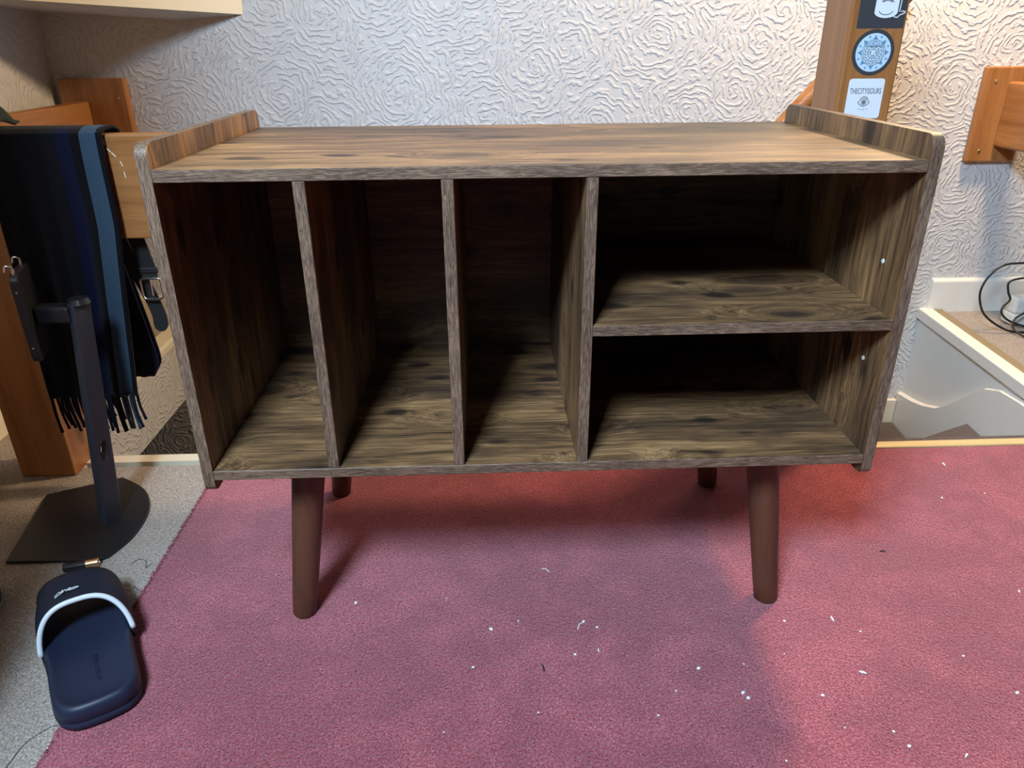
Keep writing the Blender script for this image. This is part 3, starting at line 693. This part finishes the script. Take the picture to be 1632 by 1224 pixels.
# ------------------------------------------------------------------ battery
ba = thing('battery', 'black battery with copper end lying between sandal strap and monitor stand', 'battery', (-0.862, 0.225, FZ))
P0, P1 = Vector((-0.893, 0.216, FZ + 0.0086)), Vector((-0.834, 0.232, FZ + 0.0086)); dr = (P1 - P0).normalized(); LB = (P1 - P0).length
bm = NB(); tube(bm, [P0, P0 + dr * 0.0008, P0 + dr * LB * 0.64], [0.0078, 0.0084, 0.0084], 24); mk('body', bm, M_BLACKG, ba, smooth=False)
bm = NB(); tube(bm, [P0 + dr * LB * 0.64, P1 - dr * 0.001, P1], [0.0084, 0.0084, 0.0072], 24); tag(mk('end_band', bm, M_COPPER, ba), 'copper coloured end')
bm = NB(); tube(bm, [P1, P1 + dr * 0.0016], 0.0028, 14); mk('terminal', bm, M_CHROME, ba)
bm = NB(); tube(bm, [P0 - dr * 0.0004, P0], 0.0055, 14); mk('terminal', bm, M_CHROME, ba)

# ------------------------------------------------------------------ power strip and cables on the right ledge
ps = thing('power_strip', 'white power strip with black plugs on the beige ledge under the guard board', 'power strip', (1.88, 1.44, FZ))
bm = NB(); box(bm, 1.795, 2.06, 1.40, 1.465, FZ + 0.0005, 0.036, 0.006); mk('body', bm, M_WHITE, ps)
bm = NB(); box(bm, 1.800, 1.858, 1.412, 1.462, 0.0362, 0.092, 0.008); tag(mk('adapter', bm, M_WHITE, ps), 'white plug-in adapter')
for x, z in ((1.868, 0.0365), (1.935, 0.0365)):
    bm = NB(); prism(bm, rrect(x - 0.010, x + 0.042, 1.408, 1.456, (0.010,) * 4), 'z', z, z + 0.042, 0.005); mk('plug', bm, M_BLACK, ps)
bm = NB(); prism(bm, rrect(1.832, 1.876, 1.400, 1.411, (0.003,) * 4), 'z', 0.04, 0.075, 0.003); mk('plug', bm, M_BLACK, ps)
bm = NB(); tube(bm, smooth_path([(1.95, 1.34, 0.20), (1.80, 1.345, 0.236), (1.682, 1.35, 0.236), (1.616, 1.35, 0.229), (1.578, 1.35, 0.194), (1.562, 1.35, 0.148), (1.567, 1.345, 0.105), (1.590, 1.34, 0.063), (1.640, 1.335, 0.026), (1.70, 1.33, 0.003), (1.80, 1.33, 0.001), (1.95, 1.33, 0.002)], 8), 0.0036, 10)
tag(mk('cable', bm, M_BLACK, smooth=True), 'black cable in a wide standing loop beside the power strip', 'cable')
bm = NB(); tube(bm, smooth_path([(1.90, 1.39, 0.12), (1.84, 1.40, 0.165), (1.79, 1.41, 0.165), (1.755, 1.415, 0.150), (1.762, 1.415, 0.115), (1.772, 1.41, 0.09), (1.752, 1.405, 0.068), (1.748, 1.40, 0.045), (1.775, 1.385, 0.02), (1.85, 1.36, 0.001), (1.95, 1.35, 0.0)], 8), 0.0036, 10)
o = mk('cable', bm, M_BLACK, smooth=True); o.location.x = -0.055; tag(o, 'black kinked cable against the white power strip', 'cable')
bm = NB(); tube(bm, smooth_path([(1.842, 1.398, 0.06), (1.80, 1.36, 0.060), (1.760, 1.345, 0.045), (1.748, 1.33, 0.022), (1.755, 1.30, 0.006), (1.785, 1.24, 0.0), (1.86, 1.16, 0.0)], 8), 0.0032, 10)
o = mk('cable', bm, M_BLACK, smooth=True); o.location.x = -0.055; tag(o, 'black cable trailing from the white adapter over the beige ledge', 'cable')

ps.location.x -= 0.055
# ------------------------------------------------------------------ crumbs and threads on the carpets
M_CRUMB = plain('white_crumb', (0.78, 0.80, 0.80), 0.6)
spots = [(-0.323, 0.097, 1.4), (-0.083, 0.022, 1.5), (-0.036, 0.04, .7), (0.076, 0.033, 1.2), (0.097, 0.018, 1), (0.053, -0.041, 1.1), (0.092, -0.034, -1), (-0.113, -0.061, 1.1), (0.245, -0.08, 1.4), (0.32, -0.074, .7), (0.199, -0.122, .7), (0.3, -0.131, 1.5), (0.305, -0.141, 1.4), (-0.015, -0.153, .7), (0.162, -0.166, .8), (-0.154, -0.181, .6), (0.42, 0.018, 1.1), (0.504, 0.019, -1.6), (0.539, -0.012, .9), (0.393, -0.055, .6), (0.419, -0.141, 1.2), (0.501, -0.1, -1.5), (0.679, -0.073, .9), (0.716, -0.15, 1.4), (0.494, -0.209, .9), (0.503, -0.234, 1.3), (0.575, -0.252, -1.2), (1.003, 0.383, 1), (0.9, 0.371, 1.2), (0.982, 0.506, -1.8), (0.869, 0.072, -1.2), (-0.162, 0.102, .6), (0.322, -0.249, .7), (0.427, -0.199, .6)]
def crumb_mesh(seed, long):
    r = random.Random(seed); b = NB(); bmesh.ops.create_icosphere(b, subdivisions=1, radius=0.0022)
    for v in b.verts: v.co = Vector((v.co.x * (2.2 if long else 1.15), v.co.y * (0.55 if long else 0.95), v.co.z * 0.6)) * r.uniform(0.8, 1.2)
    me = bpy.data.meshes.new('crumb'); b.to_mesh(me); b.free(); me.materials.append(M_CRUMB); return me
CM, LM = [crumb_mesh(i, False) for i in range(4)], [crumb_mesh(9 + i, True) for i in range(2)]
for i, (x, y_, k) in enumerate(spots):
    o = bpy.data.objects.new('crumb', (LM[i % 2] if k < 0 else CM[i % 4])); COL.objects.link(o)
    o.location = (x, y_, 0.0011 * abs(k)); o.scale = (abs(k),) * 3; o.rotation_euler = (0, 0, random.uniform(0, 6.28))
    if k < 0: o.name = 'splinter'; tag(o, 'thin elongated white splinter lying on the red carpet', 'splinter', 'white splinters on the red carpet')
    else: tag(o, 'tiny round white crumb lying on the red carpet', 'crumb', 'white crumbs scattered on the red carpet')
def thread(P, mat, label, cat, r=0.0005):
    b = NB(); tube(b, smooth_path(P, 6), r, 5); tag(mk('thread', b, mat), label, cat)
Z1, Z2 = 0.0006, FZ + 0.0006
thread([(0.076, 0.031, Z1), (0.068, 0.026, Z1 + .001), (0.064, 0.015, Z1)], M_CRUMB, 'curled white thread on the red carpet under the cabinet front', 'thread', 0.0008)
thread([(-0.003, -0.060, Z1), (-0.001, -0.066, Z1 + .001), (0.000, -0.074, Z1)], M_BLACK, 'short dark thread among the white crumbs on the red carpet', 'thread', 0.0011)
thread([(0.015, 0.176, Z1), (0.022, 0.174, Z1 + .001), (0.028, 0.166, Z1)], M_CRUMB, 'pale wisp of thread on the red carpet near the cabinet shadow', 'thread', 0.0007)
thread([(-0.745, 0.168, Z2), (-0.735, 0.160, Z2), (-0.722, 0.152, Z2)], M_BLACK, 'dark hair on the beige carpet between sandal and red carpet', 'thread')
thread([(-0.775, 0.235, Z2), (-0.765, 0.245, Z2 + .001), (-0.75, 0.240, Z2), (-0.742, 0.22, Z2), (-0.735, 0.235, Z2)], M_BLACK, 'curled dark hair on the beige carpet by the monitor stand', 'thread')
thread([(-0.76, -0.21, Z2), (-0.755, -0.17, Z2), (-0.735, -0.145, Z2), (-0.722, -0.140, Z2)], M_BLACK, 'long dark hair curling on the beige carpet behind the sandal heel', 'thread')
thread([(0.676, 0.196, Z1), (0.682, 0.197, Z1 + .001), (0.687, 0.195, Z1)], M_BLACK, 'tiny black scrap on the red carpet beside the front leg, amid white crumbs', 'scrap', 0.0013)
